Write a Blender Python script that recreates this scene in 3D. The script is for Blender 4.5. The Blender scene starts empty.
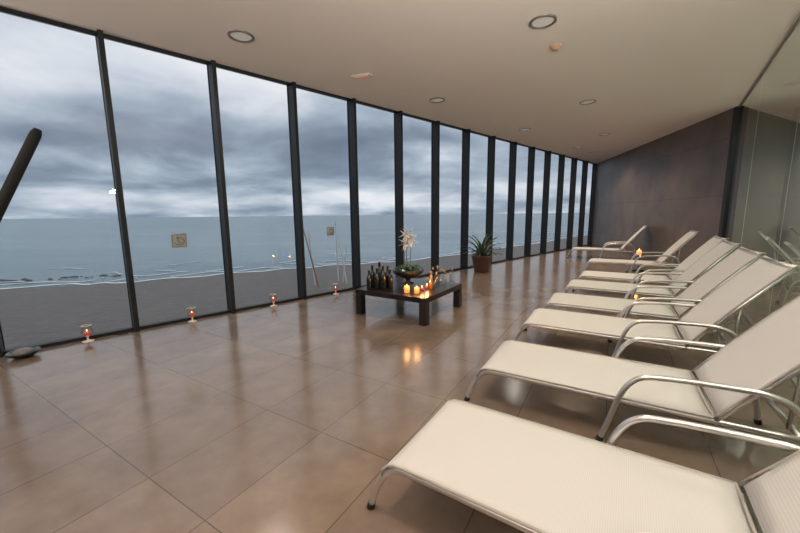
import bpy, bmesh, math, random
from mathutils import Matrix, Vector
random.seed(4)
scene=bpy.context.scene
COL=scene.collection
try:
    scene.view_settings.view_transform='Standard'
    scene.view_settings.look='None'
except Exception: pass

# ------------------------------------------------------------ helpers
def new_mat(name):
    m=bpy.data.materials.new(name); m.use_nodes=True
    return m, m.node_tree.nodes, m.node_tree.links, m.node_tree.nodes['Principled BSDF']
def simple(name,col,rough=.5,metal=0,noise=0,nscale=8,bump=0,bscale=60,emit=None,es=0,trans=0,coat=0,bdist=.01):
    m,N,L,b=new_mat(name)
    b.inputs['Base Color'].default_value=(*col,1)
    b.inputs['Roughness'].default_value=rough
    b.inputs['Metallic'].default_value=metal
    if trans: b.inputs['Transmission Weight'].default_value=trans
    if coat: b.inputs['Coat Weight'].default_value=coat
    if emit:
        b.inputs['Emission Color'].default_value=(*emit,1); b.inputs['Emission Strength'].default_value=es
    tc=N.new('ShaderNodeTexCoord')
    if noise:
        n=N.new('ShaderNodeTexNoise'); n.inputs['Scale'].default_value=nscale; n.inputs['Detail'].default_value=8; n.inputs['Roughness'].default_value=.65
        L.new(tc.outputs['Object'],n.inputs['Vector'])
        mx=N.new('ShaderNodeMix'); mx.data_type='RGBA'
        mx.inputs[6].default_value=(*[c*(1-noise) for c in col],1)
        mx.inputs[7].default_value=(*[min(1,c*(1+noise)) for c in col],1)
        L.new(n.outputs['Fac'],mx.inputs[0]); L.new(mx.outputs[2],b.inputs['Base Color'])
    if bump:
        n2=N.new('ShaderNodeTexNoise'); n2.inputs['Scale'].default_value=bscale; n2.inputs['Detail'].default_value=5
        L.new(tc.outputs['Object'],n2.inputs['Vector'])
        bp=N.new('ShaderNodeBump'); bp.inputs['Strength'].default_value=bump; bp.inputs['Distance'].default_value=bdist
        L.new(n2.outputs['Fac'],bp.inputs['Height']); L.new(bp.outputs['Normal'],b.inputs['Normal'])
    return m
def mesh_obj(name,bm,mat=None,parent=None,smooth=False,mats=None):
    me=bpy.data.meshes.new(name); bmesh.ops.recalc_face_normals(bm,faces=bm.faces[:]); bm.to_mesh(me); bm.free()
    if mats:
        for m in mats: me.materials.append(m)
    elif mat: me.materials.append(mat)
    if smooth:
        for p in me.polygons: p.use_smooth=True
    o=bpy.data.objects.new(name,me); COL.objects.link(o)
    if parent: o.parent=parent
    return o
def inst(o,name,parent):
    n=bpy.data.objects.new(name,o.data); COL.objects.link(n); n.parent=parent
    n.matrix_local=o.matrix_local.copy()
    return n
def empty(name,loc=(0,0,0),rz=0):
    e=bpy.data.objects.new(name,None); e.empty_display_size=.1; COL.objects.link(e)
    e.location=loc; e.rotation_euler=(0,0,rz); return e
def add_box(bm,c,s,rz=0,M=None):
    T=Matrix.Translation(Vector(c))@Matrix.Rotation(rz,4,'Z')@Matrix.Diagonal((s[0],s[1],s[2],1))
    if M is not None: T=M@T
    return bmesh.ops.create_cube(bm,size=1,matrix=T)['verts']
def box(name,c,s,mat,parent=None,rz=0,bevel=0):
    bm=bmesh.new(); add_box(bm,(0,0,0),s)
    if bevel: bmesh.ops.bevel(bm,geom=bm.edges[:],offset=bevel,segments=2,affect='EDGES',profile=.6)
    o=mesh_obj(name,bm,mat,parent); o.location=c; o.rotation_euler=(0,0,rz); return o
def smooth_pts(pts,n=6):
    P=[Vector(p) for p in pts]; out=[]
    for i in range(len(P)-1):
        p0=P[max(i-1,0)];p1=P[i];p2=P[i+1];p3=P[min(i+2,len(P)-1)]
        for k in range(n):
            t=k/n
            out.append(.5*((2*p1)+(-p0+p2)*t+(2*p0-5*p1+4*p2-p3)*t*t+(-p0+3*p1-3*p2+p3)*t**3))
    out.append(P[-1]); return out
def add_tube(bm,pts,r,seg=8,radii=None,cap=True):
    P=[Vector(p) for p in pts]; rings=[]; up=None
    for i,p in enumerate(P):
        t=(P[min(i+1,len(P)-1)]-P[max(i-1,0)]).normalized()
        if up is None:
            up=Vector((0,0,1)) if abs(t.z)<.9 else Vector((0,1,0))
        s=t.cross(up).normalized(); up=s.cross(t).normalized()
        rr=radii[i] if radii else r
        rings.append([bm.verts.new(p+s*rr*math.cos(2*math.pi*k/seg)+up*rr*math.sin(2*math.pi*k/seg)) for k in range(seg)])
    for a,b in zip(rings,rings[1:]):
        for k in range(seg):
            bm.faces.new((a[k],a[(k+1)%seg],b[(k+1)%seg],b[k]))
    if cap:
        bm.faces.new(rings[0][::-1]); bm.faces.new(rings[-1])
def add_lathe(bm,prof,seg=24,c=(0,0,0)):
    c=Vector(c); rings=[]
    for r,z in prof:
        if r<1e-5: rings.append([bm.verts.new(c+Vector((0,0,z)))])
        else: rings.append([bm.verts.new(c+Vector((r*math.cos(2*math.pi*k/seg),r*math.sin(2*math.pi*k/seg),z))) for k in range(seg)])
    for a,b in zip(rings,rings[1:]):
        for k in range(seg):
            k2=(k+1)%seg
            if len(a)==1 and len(b)==1: continue
            if len(a)==1: bm.faces.new((a[0],b[k2],b[k]))
            elif len(b)==1: bm.faces.new((a[k],a[k2],b[0]))
            else: bm.faces.new((a[k],a[k2],b[k2],b[k]))
def lathe(name,prof,mat,parent=None,seg=24,loc=(0,0,0)):
    bm=bmesh.new(); add_lathe(bm,prof,seg); o=mesh_obj(name,bm,mat,parent,True); o.location=loc; return o
def prism(name,poly,z0,z1,mat,parent=None):
    bm=bmesh.new(); lo=[bm.verts.new((x,y,z0)) for x,y in poly]; hi=[bm.verts.new((x,y,z1)) for x,y in poly]
    bm.faces.new(lo[::-1]); bm.faces.new(hi); n=len(poly)
    for i in range(n): bm.faces.new((lo[i],lo[(i+1)%n],hi[(i+1)%n],hi[i]))
    return mesh_obj(name,bm,mat,parent)
def schlick(N,L,f0,power=5,mx=1.0):
    lw=N.new('ShaderNodeLayerWeight'); lw.inputs['Blend'].default_value=.5
    p=N.new('ShaderNodeMath'); p.operation='POWER'; L.new(lw.outputs['Facing'],p.inputs[0]); p.inputs[1].default_value=power
    r=N.new('ShaderNodeMapRange'); r.inputs['To Min'].default_value=f0; r.inputs['To Max'].default_value=mx; L.new(p.outputs[0],r.inputs['Value'])
    return r.outputs['Result']

# ------------------------------------------------------------ layout
CEIL=3.43
P0=Vector((-3.31,4.23)); D=Vector((.7262,.6875)); NI=Vector((.6875,-.7262)) # NI -> into room
SP=1.141
WA=math.atan2(D.y,D.x)
def wpt(a,off=0,z=0):
    q=P0+D*a+NI*off; return Vector((q.x,q.y,z))
GRID=math.radians(-31)

# ------------------------------------------------------------ materials
m_floor,N,L,b=new_mat('floor_tile')
tc=N.new('ShaderNodeTexCoord'); mp=N.new('ShaderNodeMapping'); mp.inputs['Rotation'].default_value=(0,0,-GRID)
mp.inputs['Location'].default_value=(-.06,.01,0)
L.new(tc.outputs['Object'],mp.inputs['Vector'])
br=N.new('ShaderNodeTexBrick'); br.offset=0; br.inputs['Scale'].default_value=1
br.inputs['Brick Width'].default_value=.53; br.inputs['Row Height'].default_value=.77
br.inputs['Mortar Size'].default_value=.003; br.inputs['Mortar Smooth'].default_value=.1
br.inputs['Color1'].default_value=(.190,.143,.112,1); br.inputs['Color2'].default_value=(.222,.168,.133,1); br.inputs['Mortar'].default_value=(.09,.068,.054,1)
L.new(mp.outputs['Vector'],br.inputs['Vector'])
n1=N.new('ShaderNodeTexNoise'); n1.inputs['Scale'].default_value=2.3; n1.inputs['Detail'].default_value=9; n1.inputs['Roughness'].default_value=.65
L.new(tc.outputs['Object'],n1.inputs['Vector'])
rp=N.new('ShaderNodeValToRGB'); rp.color_ramp.elements[0].position=.3; rp.color_ramp.elements[0].color=(.72,.70,.68,1)
rp.color_ramp.elements[1].position=.7; rp.color_ramp.elements[1].color=(1.2,1.18,1.15,1)
L.new(n1.outputs['Fac'],rp.inputs['Fac'])
mx=N.new('ShaderNodeMix'); mx.data_type='RGBA'; mx.blend_type='MULTIPLY'; mx.inputs[0].default_value=1
L.new(br.outputs['Color'],mx.inputs[6]); L.new(rp.outputs['Color'],mx.inputs[7]); L.new(mx.outputs[2],b.inputs['Base Color'])
rr=N.new('ShaderNodeMapRange'); rr.inputs['To Min'].default_value=.09; rr.inputs['To Max'].default_value=.26
L.new(n1.outputs['Fac'],rr.inputs['Value']); L.new(rr.outputs['Result'],b.inputs['Roughness'])
bp=N.new('ShaderNodeBump'); bp.inputs['Strength'].default_value=.3; bp.inputs['Distance'].default_value=.003; bp.invert=True
L.new(br.outputs['Fac'],bp.inputs['Height']); L.new(bp.outputs['Normal'],b.inputs['Normal'])
b.inputs['Specular IOR Level'].default_value=.8

m_ceil=simple('ceiling_paint',(.86,.80,.75),.9,noise=.02,nscale=.6)
m_steel=simple('mullion_steel',(.008,.009,.011),.5,noise=.2,nscale=5)
m_wall=simple('wall_paint',(.75,.70,.65),.8,noise=.03)
m_end,N,L,b=new_mat('dark_wall_panel')
tc=N.new('ShaderNodeTexCoord'); br=N.new('ShaderNodeTexBrick'); br.offset=.5
sx=N.new('ShaderNodeSeparateXYZ'); cx=N.new('ShaderNodeCombineXYZ'); L.new(tc.outputs['Object'],sx.inputs[0])
L.new(sx.outputs['X'],cx.inputs['X']); L.new(sx.outputs['Z'],cx.inputs['Y']); L.new(cx.outputs[0],br.inputs['Vector'])
br.inputs['Scale'].default_value=1; br.inputs['Brick Width'].default_value=2.4; br.inputs['Row Height'].default_value=1.15
br.inputs['Mortar Size'].default_value=.006
br.inputs['Color1'].default_value=(.13,.105,.095,1); br.inputs['Color2'].default_value=(.15,.12,.108,1); br.inputs['Mortar'].default_value=(.07,.055,.05,1)
n1=N.new('ShaderNodeTexNoise'); n1.inputs['Scale'].default_value=1.5; n1.inputs['Detail'].default_value=8; L.new(tc.outputs['Object'],n1.inputs['Vector'])
rp=N.new('ShaderNodeValToRGB'); rp.color_ramp.elements[0].position=.3; rp.color_ramp.elements[0].color=(.75,.75,.75,1); rp.color_ramp.elements[1].position=.7; rp.color_ramp.elements[1].color=(1.25,1.2,1.15,1)
L.new(n1.outputs['Fac'],rp.inputs['Fac'])
mx=N.new('ShaderNodeMix'); mx.data_type='RGBA'; mx.blend_type='MULTIPLY'; mx.inputs[0].default_value=1
L.new(br.outputs['Color'],mx.inputs[6]); L.new(rp.outputs['Color'],mx.inputs[7]); L.new(mx.outputs[2],b.inputs['Base Color'])
b.inputs['Roughness'].default_value=.4; b.inputs['Specular IOR Level'].default_value=.45
m_glass,N,L,b=new_mat('window_glass'); N.remove(b)
out=N['Material Output']; tr=N.new('ShaderNodeBsdfTransparent'); tr.inputs['Color'].default_value=(.975,.985,.99,1)
gl=N.new('ShaderNodeBsdfGlossy'); gl.inputs['Roughness'].default_value=.0; gl.inputs['Color'].default_value=(.9,.95,1,1)
ms=N.new('ShaderNodeMixShader')
L.new(schlick(N,L,.02,5,.5),ms.inputs[0]); L.new(tr.outputs[0],ms.inputs[1]); L.new(gl.outputs[0],ms.inputs[2]); L.new(ms.outputs[0],out.inputs['Surface'])
m_clear,N,L,b=new_mat('clear_glass'); N.remove(b)
out=N['Material Output']; tr=N.new('ShaderNodeBsdfTransparent'); tr.inputs['Color'].default_value=(.9,.92,.92,1)
gl=N.new('ShaderNodeBsdfGlossy'); gl.inputs['Roughness'].default_value=.03
ms=N.new('ShaderNodeMixShader')
L.new(schlick(N,L,.08,2.5,.9),ms.inputs[0]); L.new(tr.outputs[0],ms.inputs[1]); L.new(gl.outputs[0],ms.inputs[2]); L.new(ms.outputs[0],out.inputs['Surface'])
m_back,N,L,b=new_mat('partition_glass'); N.remove(b)
out=N['Material Output']; tr=N.new('ShaderNodeBsdfTransparent'); tr.inputs['Color'].default_value=(.80,.87,.81,1)
gl=N.new('ShaderNodeBsdfGlossy'); gl.inputs['Roughness'].default_value=.0
ms=N.new('ShaderNodeMixShader')
L.new(schlick(N,L,.32,2.0,.95),ms.inputs[0]); L.new(tr.outputs[0],ms.inputs[1]); L.new(gl.outputs[0],ms.inputs[2]); L.new(ms.outputs[0],out.inputs['Surface'])
m_green_wall=simple('partition_backing',(.72,.74,.64),.7,noise=.1,nscale=.8)
m_alu=simple('brushed_aluminium',(.72,.70,.68),.28,metal=1,noise=.05)
m_rub=simple('black_rubber',(.012,.012,.012),.7)
m_dwood=simple('espresso_wood',(.014,.010,.010),.28,noise=.4,nscale=12)
m_fab,N,L,b=new_mat('mesh_fabric')
b.inputs['Roughness'].default_value=.75
tc=N.new('ShaderNodeTexCoord')
wv=[]
for dirn in ('X','Y'):
    w=N.new('ShaderNodeTexWave'); w.bands_direction=dirn; w.inputs['Scale'].default_value=40; L.new(tc.outputs['Object'],w.inputs['Vector']); wv.append(w)
ad=N.new('ShaderNodeMath'); ad.operation='ADD'; L.new(wv[0].outputs['Fac'],ad.inputs[0]); L.new(wv[1].outputs['Fac'],ad.inputs[1])
mr=N.new('ShaderNodeMapRange'); mr.inputs['From Max'].default_value=2; L.new(ad.outputs[0],mr.inputs['Value'])
mx=N.new('ShaderNodeMix'); mx.data_type='RGBA'; mx.inputs[6].default_value=(.52,.505,.485,1); mx.inputs[7].default_value=(.63,.615,.595,1)
L.new(mr.outputs['Result'],mx.inputs[0]); L.new(mx.outputs[2],b.inputs['Base Color'])
m_seam=simple('fabric_hem',(.38,.355,.32),.8)

# ------------------------------------------------------------ room shell
EA=14*SP
a0=-14*SP
W0=wpt(a0); WE=wpt(EA)
G0=Vector((6.70,7.29)); GD=Vector((.605,.796))
def gpt(t,off=0): # t back toward camera, off -> away from room
    q=G0-GD*t+Vector((.796,-.605))*off; return q
GB=gpt(20)
GA=math.atan2(GD.y,GD.x)
poly=[(W0.x,W0.y),(WE.x,WE.y),(8.9,15.9),(8.5,7.0),(gpt(0,1.2).x+.3,gpt(0,1.2).y),(gpt(20,1.2).x,gpt(20,1.2).y)]
fl=prism('floor',[(wpt(a0,-.14).x,wpt(a0,-.14).y),(wpt(EA,-.14).x,wpt(EA,-.14).y)]+poly[2:],-.25,0,m_floor)
ce=prism('ceiling',[(wpt(a0,-.14).x,wpt(a0,-.14).y),(wpt(EA,-.14).x,wpt(EA,-.14).y)]+poly[2:],CEIL,CEIL+.3,m_ceil)
e0=Vector((8.36,15.3)); e1=Vector((6.66,7.3)); ed=(e1-e0); el=ed.length; ea=math.atan2(ed.y,ed.x)
nrm=Vector((-ed.y,ed.x)).normalized()
c=(e0+e1)/2+nrm*.1
box('wall_end',(c.x,c.y,CEIL/2),(el,.2,CEIL),m_end,rz=ea)
c=e1+nrm*.08
box('trim_1',(c.x,c.y-.03,CEIL/2),(.10,.19,CEIL),m_steel,rz=ea)
gl_e=empty('wall_right')
for i in range(9):
    t0=i*2.3+.02; t1=(i+1)*2.3-.01; q=(gpt(t0,.02)+gpt(t1,.02))/2
    bm=bmesh.new(); h=(t1-t0)/2
    vs=[bm.verts.new(p) for p in ((-h,0,-CEIL/2),(h,0,-CEIL/2),(h,0,CEIL/2),(-h,0,CEIL/2))]; bm.faces.new(vs)
    o=mesh_obj('glass_panel_%d'%i,bm,m_back,gl_e); o.location=(q.x,q.y,CEIL/2); o.rotation_euler=(0,0,GA)
q=gpt(10,.02)
box('head_channel',(q.x,q.y,CEIL-.012),(20,.04,.024),m_alu,gl_e,rz=GA)
box('floor_channel',(q.x,q.y,.012),(20,.04,.024),m_alu,gl_e,rz=GA)
q=gpt(10,1.0); box('wall_corridor',(q.x,q.y,CEIL/2),(22,.1,CEIL),m_green_wall,None,rz=GA)
q=gpt(-1.0,.5); box('wall_corridor_end',(q.x,q.y,CEIL/2),(.1,1.1,CEIL),m_green_wall,None,rz=GA)
c=(Vector((W0.x,W0.y))+GB)/2; dd=GB-Vector((W0.x,W0.y))
box('wall_rear',(c.x,c.y,CEIL/2),(dd.length+2,.2,CEIL),m_wall,rz=math.atan2(dd.y,dd.x))
for k in range(-14,15):
    q=wpt(k*SP,-.01,CEIL/2)
    bm=bmesh.new(); add_box(bm,(0,0,0),(.05,.20,CEIL)); add_box(bm,(0,.09,0),(.065,.02,CEIL))
    o=mesh_obj('trim_mullion',bm,m_steel); o.location=q; o.rotation_euler=(0,0,WA)
for k in range(-14,14):
    q=wpt((k+.5)*SP,-.02,CEIL/2)
    o=box('window_%d'%(k+15),q,(SP-.055,.012,CEIL-.02),m_glass,rz=WA)
for z,nm,h in ((.02,'trim_sill',.04),(CEIL-.01,'trim_head',.02)):
    q=wpt((a0+EA)/2,-.02,z); box(nm,q,(EA-a0,.08,h),m_steel,rz=WA)

m_st=simple('sticker_white',(.45,.47,.47),.5,noise=.03); m_sg=simple('sticker_grey',(.15,.16,.16),.5)
for a,z,s in ((.56,1.09,.18),(2.88,1.12,.15)):
    e=empty('window_sticker',wpt(a,-.008,z),WA)
    bm=bmesh.new(); add_box(bm,(0,0,0),(s,.003,s)); mesh_obj('label',bm,m_st,e)
    bm=bmesh.new()
    h=s/2*.85
    for sx_,sz_,w_,hh in ((0,h,2*h,.006),(0,-h,2*h,.006),(h,0,.006,2*h),(-h,0,.006,2*h)): add_box(bm,(sx_,-.003,sz_),(w_,.002,hh))
    ring=[(.32*s*math.cos(t),-.003,.26*s*math.sin(t)-.01) for t in [math.radians(v) for v in range(200,500,20)]]
    add_tube(bm,ring,.006,6); add_tube(bm,[(-.02,-.003,.05),(-.01,-.003,-.02),(.03,-.003,-.03)],.006,6)
    mesh_obj('symbol',bm,m_sg,e)

# ------------------------------------------------------------ ceiling fittings
m_ring=simple('fixture_ring',(.35,.33,.31),.35,metal=.8); m_lens=simple('fixture_lens',(.55,.56,.56),.2,emit=(1,.9,.75),es=.15)
def downlight(x,y,power,warm=(1,.72,.46),r=.14):
    e=empty('recessed_downlight',(x,y,CEIL))
    lathe('ring',[(r,0),(r,-.012),(r*.82,-.014),(r*.78,-.002)],m_ring,e,28)
    lathe('lens',[(r*.79,-.004),(0,-.006)],m_lens,e,28)
    if power:
        l=bpy.data.lights.new('lamp','SPOT'); l.energy=power; l.color=warm; l.spot_size=math.radians(150); l.spot_blend=1; l.shadow_soft_size=.12
        lo=bpy.data.objects.new('lamp',l); COL.objects.link(lo); lo.parent=e; lo.location=(0,0,-.03)
WARM=(1,.75,.54); NEU=(1,.90,.80)
for x,y,pw in ((-1.78,4.33,55),(.70,6.66,75),(3.09,8.96,110),(5.6,11.4,120),(-4.2,2.0,50),(1.556,4.09,155),(3.51,6.86,210),(5.41,9.58,240),(6.6,12.3,190),(-.4,1.3,130),(-2.3,-1.4,160),(-6.6,-.3,130)):
    downlight(x,y,pw,WARM if pw>125 else NEU)
for t_ in (1.2,3.6,6.0,8.4):  # added lamps, only there to brighten the corridor behind the glass partition
    q=gpt(t_,.5); downlight(q.x,q.y,220,(.96,1,.88),.09)
lathe('smoke_detector',[(.0,-.05),(.045,-.05),(.05,-.02),(.07,-.015),(.07,0)],simple('detector_plastic',(.65,.45,.30),.5),None,20,(1.94,4.64,CEIL))
e=empty('emergency_light',(-.53,5.5,CEIL),math.radians(-20))
box('housing',(0,0,-.012),(.30,.11,.024),simple('emerg_body',(.72,.66,.6),.5),e,bevel=.008)
box('lens',(0,0,-.028),(.22,.06,.012),simple('emerg_lens',(.7,.4,.28),.3,emit=(1,.4,.2),es=.15),e,bevel=.004)
m_up=simple('fill_uplight_body',(.5,.5,.5),.4,metal=.6)
def add_fill_uplight(x,y,tx,ty,power):  # added lamp out of view, fills ceiling and room with light
    e=empty('fill_uplight',(x,y,1.9))
    lathe('shade',[(0,-.08),(.05,-.08),(.11,.08),(.105,.08),(.045,-.06),(0,-.06)],m_up,e,20)
    l=bpy.data.lights.new('lamp','SPOT'); l.energy=power; l.color=(1,.93,.86); l.spot_size=math.radians(150); l.spot_blend=1; l.shadow_soft_size=.1
    lo=bpy.data.objects.new('lamp',l); COL.objects.link(lo); lo.parent=e; lo.location=(0,0,.1)
    v=Vector((tx-x,ty-y,3.6)); lo.rotation_euler=v.to_track_quat('-Z','Y').to_euler()
q=gpt(9.0,-.14); add_fill_uplight(q.x,q.y,q.x-.5,q.y+2,520)
q=gpt(13,-.14); add_fill_uplight(q.x,q.y,q.x-1,q.y+2,540)
q=wpt(-4*SP,.24); add_fill_uplight(q.x,q.y,q.x+2,q.y+1,520)
q=wpt(-8*SP,.24); add_fill_uplight(q.x,q.y,q.x+2,q.y,500)

# ------------------------------------------------------------ sun loungers
def lounger_parts():
    parts=[]
    W=.33
    prof=[(-.035,.215),(-.03,.245),(-.008,.272),(.03,.288),(.08,.293)]
    for i in range(1,13): prof.append((.08+i*.1,.293))
    def sling(name,prof,sag,curve_n=None):
        bm=bmesh.new(); rows=[]
        n=14
        for i,(s,z) in enumerate(prof):
            row=[]
            for j in range(n+1):
                y=-W+2*W*j/n
                q=1-(y/W)**2
                zz=z-sag*q*min(1,i/4)
                row.append(bm.verts.new((s,y,zz)))
            rows.append(row)
        for a_,b_ in zip(rows,rows[1:]):
            for j in range(n):
                f_=bm.faces.new((a_[j],a_[j+1],b_[j+1],b_[j]))
                f_.material_index=0
        o=mesh_obj(name,bm,None,None,True,mats=[m_fab]); md=o.modifiers.new('s','SOLIDIFY'); md.thickness=.006; md.offset=0
        return o
    parts.append(sling('seat_sling',prof,.014))
    bprof=[(1.30,.305)]
    for i in range(1,13):
        t=i/12; bprof.append((1.30+.55*t, .305+.69*t+.02*math.sin(math.pi*t)))
    bprof+= [(1.87,1.005),(1.885,.995)]
    parts.append(sling('back_sling',bprof,.012))
    bm=bmesh.new()
    for sgn in (-1,1):
        add_tube(bm,[(s,sgn*W,z) for s,z in prof],.007,6)
        add_tube(bm,[(s,sgn*W,z) for s,z in bprof],.007,6)
    add_tube(bm,[(1.28,-W,.293),(1.28,W,.293)],.007,6)
    parts.append(mesh_obj('hem',bm,m_seam,None,True))
    bm=bmesh.new(); y0=W-.012
    for sgn in (-1,1):
        y=sgn*y0
        add_tube(bm,smooth_pts([(-.115,y,0.008),(-.085,y,.10),(-.045,y,.19),(.02,y,.258),(.12,y,.272),(.7,y,.272),(1.3,y,.272),(1.62,y,.272)],5),.0165,8)
        add_tube(bm,[(1.29,y,.28),(1.85,y,.985)],.0165,8)
        ya=sgn*(W+.03)
        add_tube(bm,smooth_pts([(.76,ya,0.008),(.80,ya,.14),(.855,ya,.34),(.93,ya,.445),(1.05,ya,.475),(1.3,ya,.49),(1.48,ya,.485),(1.585,ya,.42),(1.625,ya,.25),(1.66,ya,.008)],6),.0165,8)
        add_tube(bm,[(.83,ya+.0,.27),(.83,y,.272)],.012,6)
        add_tube(bm,[(1.62,ya,.272),(1.62,y,.272)],.012,6)
    for s,z in ((-.02,.235),(.72,.255),(1.3,.262),(1.62,.272),(1.85,.985)):
        add_tube(bm,[(s,-y0,z),(s,y0,z)],.015,8)
    for sgn in (-1,1): add_tube(bm,[(1.60,sgn*.22,.272),(1.62,sgn*.22,.68)],.01,6)
    add_tube(bm,[(1.612,-.3,.68),(1.612,.3,.68)],.01,6)
    parts.append(mesh_obj('frame',bm,m_alu,None,True))
    bm=bmesh.new()
    for sgn in (-1,1):
        add_tube(bm,[(-.118,sgn*y0,0),(-.108,sgn*y0,.03)],.02,8)
        add_tube(bm,[(.758,sgn*(W+.03),0),(.768,sgn*(W+.03),.03)],.02,8)
        add_tube(bm,[(1.662,sgn*(W+.03),0),(1.656,sgn*(W+.03),.03)],.02,8)
    parts.append(mesh_obj('foot_caps',bm,m_rub,None,True))
    return parts
loungers=[(-.063,1.433,-33),(.59,2.41,-31),(1.27,3.45,-31),(1.84,4.25,-31),(2.55,5.22,-31),(3.21,6.10,-31),(4.34,7.92,-30),(5.33,10.8,-30)]
first=None
for x,y,a in loungers:
    ar=math.radians(a); px,py=-math.sin(ar)*.33,math.cos(ar)*.33
    e=empty('sun_lounger',(x+px,y+py,0),ar)
    if first is None:
        first=lounger_parts()
        for o in first: o.parent=e
    else:
        for o in first:
            n=inst(o,o.name.split('.')[0],e)
            for md in o.modifiers:
                m2=n.modifiers.new('s','SOLIDIFY'); m2.thickness=.006; m2.offset=0

# ------------------------------------------------------------ coffee table
TC=Vector((.15,5.04)); TA=math.radians(-33); TZ=.36
t=empty('coffee_table',(TC.x,TC.y,0),TA)
S=1.14
box('top',(0,0,TZ-.035),(S,S,.07),m_dwood,t,bevel=.006)
for i,(sx_,sy_) in enumerate(((1,1),(1,-1),(-1,1),(-1,-1))):
    box('leg_%d'%(i+1),(sx_*(S/2-.05),sy_*(S/2-.05),(TZ-.07)/2),(.10,.10,TZ-.07),m_dwood,t,bevel=.004)
m_bottle=simple('dark_bottle_glass',(.012,.012,.014),.12,coat=.5)
m_ceramic=simple('dark_bowl_ceramic',(.02,.017,.018),.2)
m_wax=simple('candle_wax',(.9,.45,.15),.5,emit=(1,.30,.06),es=1.6)
m_flame=simple('candle_flame',(1,.8,.3),.5,emit=(1,.62,.2),es=10)
m_red=simple('red_glass_cup',(.5,.07,.03),.1,emit=(1,.12,.03),es=.25)
m_green=simple('stem_green',(.05,.11,.03),.5,noise=.3); m_white=simple('petal_white',(.80,.74,.70),.6)
bprof=[(0,0),(.034,0),(.037,.01),(.037,.17),(.03,.21),(.014,.245),(.012,.31),(.016,.312),(.016,.325),(0,.325)]
for i,(x,y,s) in enumerate(((-.40,4.98,1.0),(-.33,4.90,.9),(-.24,4.88,1.02),(-.30,5.05,1.1),(-.18,5.0,.95),(-.44,4.88,.82),(-.14,4.87,.85))):
    o=lathe('dark_bottle',[(r*s*1.25,z*s) for r,z in bprof],m_bottle,None,16,(x,y,TZ))
fb=empty('flower_bowl',(.12,5.25,TZ))
lathe('bowl',[(0,0),(.09,0),(.09,.015),(.035,.03),(.035,.07),(.12,.10),(.22,.16),(.25,.22),(.235,.22),(.19,.15),(0,.12)],m_ceramic,fb,32)
bm=bmesh.new(); stems=[((.0,.0,.12),(-.02,.0,.4),(.0,.0,.74)),((.02,.0,.12),(.04,.02,.4),(.05,-.02,.64)),((-.02,.02,.12),(-.05,0,.35),(-.04,.03,.58))]
for s in stems: add_tube(bm,smooth_pts(s,6),.005,6)
for k in range(12):
    a=k*.55; Ln=.16+.08*random.random(); z0=.16+.05*random.random()
    add_tube(bm,smooth_pts([(0,0,z0),(Ln*.6*math.cos(a),Ln*.6*math.sin(a),z0+.08),(Ln*math.cos(a),Ln*math.sin(a),z0+.03)],4),.01,5,radii=[.004,.01,.013,.015,.015,.012,.009,.006,.002])
mesh_obj('foliage',bm,m_green,fb,True)
bm=bmesh.new()
def petal(bm,c,dirv,Ln,w):
    dirv=dirv.normalized(); side=dirv.cross(Vector((0,0,1)));
    if side.length<.1: side=Vector((1,0,0))
    side.normalize(); up=side.cross(dirv)
    rows=[]
    for i in range(6):
        t_=i/5; ww=w*math.sin(math.pi*min(1,.12+t_*.86))
        p=c+dirv*Ln*t_-up*(-.35*Ln*t_*t_+0)*-1
        rows.append([bm.verts.new(p-side*ww),bm.verts.new(p+up*.006),bm.verts.new(p+side*ww)])
    for a_,b_ in zip(rows,rows[1:]):
        for j in range(2): bm.faces.new((a_[j],a_[j+1],b_[j+1],b_[j]))
for c,f_ in (((.0,0,.75),(0,-1,.2)),((.05,-.02,.66),(.6,-.7,.1)),((-.04,.03,.60),(-.7,-.5,0)),((-.03,-.02,.72),(-.6,-.7,.3))):
    c=Vector(c); f_=Vector(f_).normalized(); s1=f_.cross(Vector((0,0,1))).normalized(); s2=s1.cross(f_)
    for k in range(6):
        a=k*math.pi/3; petal(bm,c,(s1*math.cos(a)+s2*math.sin(a)+f_*.45),.11,.03)
mesh_obj('lily_petals',bm,m_white,fb,True)
for i,(x,y,r,h,lit) in enumerate(((.09,4.60,.042,.12,1),(.22,4.56,.04,.10,1),(.30,4.72,.03,.06,1),(.38,4.86,.03,.06,1))):
    e=empty('candle',(x,y,TZ+.001))
    lathe('wax',[(0,.004),(r*.85,.004),(r*.85,h*.75),(r*.3,h*.7),(0,h*.7)],m_wax if i<2 else m_red,e,20)
    lathe('cup',[(0,0),(r,0),(r,h)],m_clear,e,20)
    lathe('flame',[(0,h*.72),(.005,h*.72+.008),(.003,h*.72+.018),(0,h*.72+.028)],m_flame,e,10)
    l=bpy.data.lights.new('glow','POINT'); l.energy=1.5; l.color=(1,.42,.12); l.shadow_soft_size=.02
    lo=bpy.data.objects.new('glow',l); COL.objects.link(lo); lo.parent=e; lo.location=(0,0,h+.05)
m_amber=simple('amber_oil',(.25,.10,.03),.1,coat=.5); m_cork=simple('cork',(.4,.27,.15),.8)
vp=[(0,0),(.028,0),(.03,.01),(.03,.11),(.012,.14),(.012,.17),(.015,.172)]
for i,(x,y,s,mt) in enumerate(((.44,4.80,1,m_amber),(.52,4.92,1.15,m_clear),(.60,5.0,1.3,m_clear),(.66,5.12,1.1,m_clear),(.74,5.05,1.0,m_clear),(.56,5.15,1.4,m_clear),(.45,5.05,1.1,m_amber),(.78,5.18,1.2,m_clear),(.50,5.28,1.2,m_bottle),(.64,4.88,.9,m_clear))):
    e=empty('oil_bottle',(x,y,TZ))
    lathe('body',[(r*s,z*s) for r,z in vp],mt,e,16)
    lathe('stopper',[(.0,.165*s),(.010*s,.165*s),(.013*s,.20*s),(0,.20*s)],m_cork,e,10)

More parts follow.
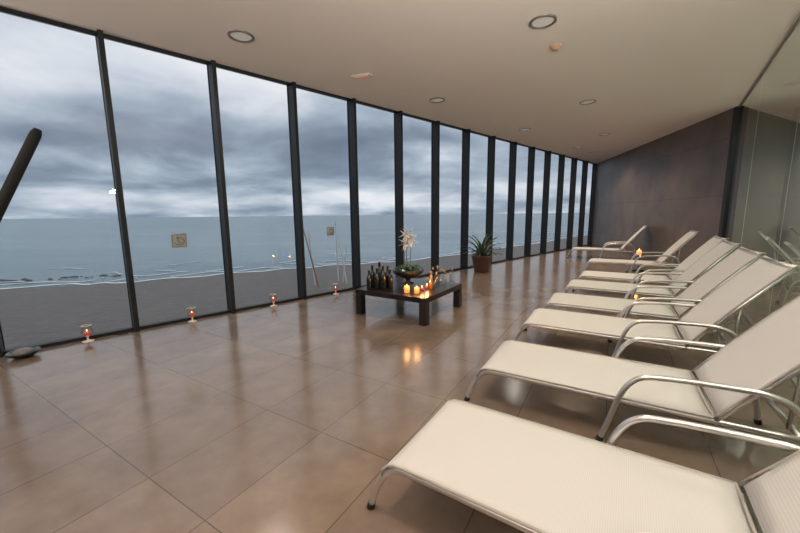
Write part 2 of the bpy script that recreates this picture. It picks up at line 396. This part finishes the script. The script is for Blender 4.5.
# ------------------------------------------------------------ potted agave
pp=empty('potted_agave',(1.98,8.40,0))
m_pot=simple('pot_brown',(.10,.045,.03),.35,noise=.25); m_soil=simple('soil',(.03,.02,.015),.9,bump=.5)
lathe('pot',[(0,0),(.17,0),(.18,.02),(.235,.36),(.25,.37),(.25,.41),(.225,.41),(.215,.36),(0,.36)],m_pot,pp,32)
lathe('soil',[(.218,.375),(0,.38)],m_soil,pp,20)
m_agave,N,L,b=new_mat('agave_leaf'); b.inputs['Base Color'].default_value=(.10,.15,.09,1); b.inputs['Roughness'].default_value=.45
bm=bmesh.new()
for k in range(30):
    a=k*2.39996; tilt=.18+1.15*(k/30); Ln=.62-.16*(k/30)+random.uniform(-.05,.05)
    hd=Vector((math.cos(a),math.sin(a),0)); side=Vector((-math.sin(a),math.cos(a),0)); rows=[]
    for i in range(8):
        t_=i/7; ang=tilt+.35*t_*t_-.1
        p=Vector((0,0,.37))+hd*(Ln*t_*math.sin(ang)+.02)+Vector((0,0,1))*Ln*t_*math.cos(ang)
        w=.032*(1-t_)**.6*(1+.6*math.sin(math.pi*t_))+.001
        up=(hd*-math.cos(ang)+Vector((0,0,1))*math.sin(ang))
        rows.append([bm.verts.new(p-side*w+up*.012),bm.verts.new(p-up*.004),bm.verts.new(p+side*w+up*.012)])
    for a_,b_ in zip(rows,rows[1:]):
        for j in range(2): bm.faces.new((a_[j],a_[j+1],b_[j+1],b_[j]))
mesh_obj('leaves',bm,m_agave,pp,True)

# ------------------------------------------------------------ floor candle holders by the window
m_opal=simple('opal_glass',(.75,.70,.66),.15,emit=(1,.5,.25),es=.1)
for a in (-.46,.60,1.73,2.88,3.99):
    e=empty('candle_holder',wpt(a,.09,0))
    lathe('stem',[(0,0),(.055,0),(.055,.006),(.01,.018),(.008,.05),(.02,.06)],m_opal,e,20)
    lathe('globe',[(.0,.06),(.03,.065),(.052,.09),(.058,.12),(.05,.15),(.04,.165),(.05,.185)],m_clear,e,24)
    lathe('candle_wax',[(0,.07),(.030,.072),(.034,.115),(0,.115)],m_red,e,16)
    lathe('rim',[(.048,.183),(.053,.187),(.048,.191)],m_opal,e,20)
    lathe('flame',[(0,.118),(.004,.124),(.003,.132),(0,.142)],m_flame,e,8)
fd=empty('floor_bowl',wpt(-.96,.22,0))
lathe('dish',[(0,0),(.06,0),(.11,.03),(.13,.06),(.12,.06),(.09,.03),(0,.02)],m_ceramic,fd,24)
lathe('stones',[(0,.02),(.08,.03),(.09,.06),(.05,.085),(0,.09)],simple('pebbles',(.2,.19,.175),.5,bump=1,bscale=30,noise=.5,nscale=30),fd,16)

bm=bmesh.new()
pa=wpt(-1.62,.22,0); pb=wpt(-.60,.20,2.28)
v=(pb-pa)
add_tube(bm,[pa,pa+v*.02,pa+v*.5,pa+v*.97,pa+v*.985,pb],.05,14,radii=[.045,.047,.047,.047,.042,.03])
mesh_obj('leaning_pole',bm,m_rub,None,True)

ct=empty('side_table',(5.75,8.35,0))
lathe('body',[(0,0),(.16,0),(.16,.015),(.02,.03),(.02,.36),(.22,.37),(.22,.39),(0,.39)],m_dwood,ct,24)
e=empty('candle',(5.72,8.32,.392))
lathe('wax',[(0,0),(.05,0),(.05,.1),(0,.1)],m_wax,e,16); lathe('flame',[(0,.1),(.008,.11),(0,.145)],m_flame,e,8)
l=bpy.data.lights.new('glow','POINT'); l.energy=3; l.color=(1,.42,.12); l.shadow_soft_size=.03
lo=bpy.data.objects.new('glow',l); COL.objects.link(lo); lo.parent=e; lo.location=(0,0,.2)

# ------------------------------------------------------------ outside
ZS=-2.5
shore=[(-90,-10),(-45,10),(-22.1,19.0),(-16.6,20.4),(-10.4,23.9),(-4.65,26.9),(3.6,31.2),(23.3,50.8),(60,90),(140,170)]
m_sea,N,L,b=new_mat('sea_water'); b.inputs['Roughness'].default_value=.22
tc=N.new('ShaderNodeTexCoord'); mp=N.new('ShaderNodeMapping'); mp.inputs['Rotation'].default_value=(0,0,math.radians(-30)); mp.inputs['Scale'].default_value=(.22,1,1)
L.new(tc.outputs['Object'],mp.inputs['Vector'])
n1=N.new('ShaderNodeTexNoise'); n1.inputs['Scale'].default_value=.8; n1.inputs['Detail'].default_value=8; n1.inputs['Roughness'].default_value=.6
L.new(mp.outputs['Vector'],n1.inputs['Vector'])
bp=N.new('ShaderNodeBump'); bp.inputs['Strength'].default_value=.7; bp.inputs['Distance'].default_value=.3
L.new(n1.outputs['Fac'],bp.inputs['Height']); L.new(bp.outputs['Normal'],b.inputs['Normal'])
n2=N.new('ShaderNodeTexNoise'); n2.inputs['Scale'].default_value=.07; n2.inputs['Detail'].default_value=6; L.new(mp.outputs['Vector'],n2.inputs['Vector'])
rp=N.new('ShaderNodeValToRGB'); rp.color_ramp.elements[0].position=.35; rp.color_ramp.elements[0].color=(.065,.145,.185,1); rp.color_ramp.elements[1].position=.65; rp.color_ramp.elements[1].color=(.14,.24,.28,1)
L.new(n2.outputs['Fac'],rp.inputs['Fac']); L.new(rp.outputs['Color'],b.inputs['Base Color'])
bm=bmesh.new(); bmesh.ops.create_circle(bm,cap_ends=True,radius=6000,segments=64); o=mesh_obj('sea',bm,m_sea); o.location=(0,0,ZS)
m_sand=simple('wet_sand',(.085,.073,.064),.55,noise=.75,nscale=2.2,bump=1,bscale=5,bdist=.05)
bm=bmesh.new(); rows=[]
for x,y in shore:
    r=[]
    for off,z in ((1.5,ZS-.12),(0,ZS+.02),(-2.5,ZS+.12),(-9,ZS+.45),(-14,ZS+.6),(-60,ZS+.6)):
        r.append(bm.verts.new((x-off*.45,y+off*.9,z)))
    rows.append(r)
for a_,b_ in zip(rows,rows[1:]):
    for j in range(5): bm.faces.new((a_[j],a_[j+1],b_[j+1],b_[j]))
mesh_obj('beach_sand',bm,m_sand,None,True)
m_foam=simple('surf_foam',(.72,.75,.75),.7,noise=.2,nscale=3)
bm=bmesh.new()
pts=smooth_pts([(x,y,ZS) for x,y in shore],26)
def foam(base,amp,wmin,gap):
    prev=None
    for i,p in enumerate(pts):
        on=(math.sin(i*.37+base*3)+math.sin(i*.13+base))>gap
        w=wmin+.15*abs(math.sin(i*.7+base)); off=base+amp*math.sin(i*.45+base*2)
        cur=(bm.verts.new((p.x-off*.45,p.y+off*.9,ZS+.035)),bm.verts.new((p.x-(off+w)*.45,p.y+(off+w)*.9,ZS+.03)))
        if prev and on: bm.faces.new((prev[0],cur[0],cur[1],prev[1]))
        prev=cur
foam(.25,.25,.26,-9); foam(1.5,.35,.18,-.3); foam(2.8,.4,.16,.1); foam(4.6,.5,.16,.6); foam(8.5,.8,.15,.9)
mesh_obj('surf_foam',bm,m_foam)
m_rock=simple('wet_rock',(.05,.05,.05),.5,noise=.3)
bm=bmesh.new()
for i in range(34):
    u_=random.random(); x=-28+u_*9; y=20.3+u_*2.6+random.uniform(0,1.0); s=random.uniform(.06,.17)
    bmesh.ops.create_icosphere(bm,subdivisions=1,radius=s,matrix=Matrix.Translation((x,y,ZS))@Matrix.Diagonal((2.0,1,.6,1)))
mesh_obj('shore_rocks',bm,m_rock)
m_pr=simple('pole_red',(.30,.10,.09),.5); m_pw=simple('pole_white',(.6,.6,.6),.5)
ZB=ZS+.45
for (bx,by,tx,ty,h,mt) in ((-4.0,16.9,-4.7,17.0,3.0,m_pr),(-4.25,17.2,-4.5,17.3,2.6,m_pw),(-3.3,18.4,-3.35,18.4,3.1,m_pw),(-3.0,18.0,-2.75,18.1,1.9,m_pw),(-2.7,17.5,-3.1,17.8,2.2,m_pw)):
    bm=bmesh.new(); add_tube(bm,[(bx,by,ZB-.1),((bx+tx)/2,(by+ty)/2,ZB+h*.5),(tx,ty,ZB+h)],.045,8,radii=[.035,.03,.022])
    mesh_obj('beach_pole',bm,mt)

# ------------------------------------------------------------ world
w=bpy.data.worlds.new('World'); scene.world=w; w.use_nodes=True
N=w.node_tree.nodes; L=w.node_tree.links; bg=N['Background']
tc=N.new('ShaderNodeTexCoord'); sp=N.new('ShaderNodeSeparateXYZ'); L.new(tc.outputs['Generated'],sp.inputs[0])
def math_(op,a,b_=None):
    n=N.new('ShaderNodeMath'); n.operation=op
    for i,vv in enumerate((a,b_)):
        if vv is None: continue
        if isinstance(vv,(int,float)): n.inputs[i].default_value=vv
        else: L.new(vv,n.inputs[i])
    return n.outputs[0]
zc=math_('MAXIMUM',sp.outputs['Z'],0.0); den=math_('ADD',zc,.20)
cx=N.new('ShaderNodeCombineXYZ'); L.new(math_('DIVIDE',sp.outputs['X'],den),cx.inputs[0]); L.new(math_('DIVIDE',sp.outputs['Y'],den),cx.inputs[1])
cx.inputs[2].default_value=3.7
n1=N.new('ShaderNodeTexNoise'); n1.inputs['Scale'].default_value=1.1; n1.inputs['Detail'].default_value=8; n1.inputs['Roughness'].default_value=.52; n1.inputs['Distortion'].default_value=.2
L.new(cx.outputs[0],n1.inputs['Vector'])
er=N.new('ShaderNodeValToRGB'); er.color_ramp.elements[0].position=0; er.color_ramp.elements[0].color=(.62,)*3+(1,)
for pos,v in ((.04,.72),(.08,.60),(.13,.44),(.20,.46),(.25,.78),(.34,.98)):
    q=er.color_ramp.elements.new(pos); q.color=(v,v,v,1)
L.new(zc,er.inputs['Fac'])
nn=math_('MULTIPLY',math_('SUBTRACT',n1.outputs['Fac'],.5),2.0)
xr=math_('MULTIPLY',sp.outputs['X'],.16)
fac=math_('ADD',math_('ADD',er.outputs['Color'],nn),xr)
cr=N.new('ShaderNodeValToRGB'); E=cr.color_ramp.elements
E[0].position=.0; E[0].color=(.15,.19,.26,1); E[1].position=1; E[1].color=(.82,.83,.87,1)
for pos,col in ((.3,(.23,.285,.37,1)),(.55,(.39,.46,.55,1)),(.8,(.66,.70,.77,1))):
    q=E.new(pos); q.color=col
L.new(fac,cr.inputs['Fac']); L.new(cr.outputs['Color'],bg.inputs['Color']); bg.inputs['Strength'].default_value=1.05

# ------------------------------------------------------------ camera
cd=bpy.data.cameras.new('camera'); cam=bpy.data.objects.new('camera',cd); COL.objects.link(cam)
cd.sensor_width=36; cd.lens=350/800*36; cd.clip_end=20000; cd.clip_start=.02
R=Matrix.Rotation(math.radians(90-8.45),4,'X')@Matrix.Rotation(math.radians(-.6),4,'Z')
cam.matrix_world=Matrix.Translation((0,0,1.4))@R
scene.camera=cam
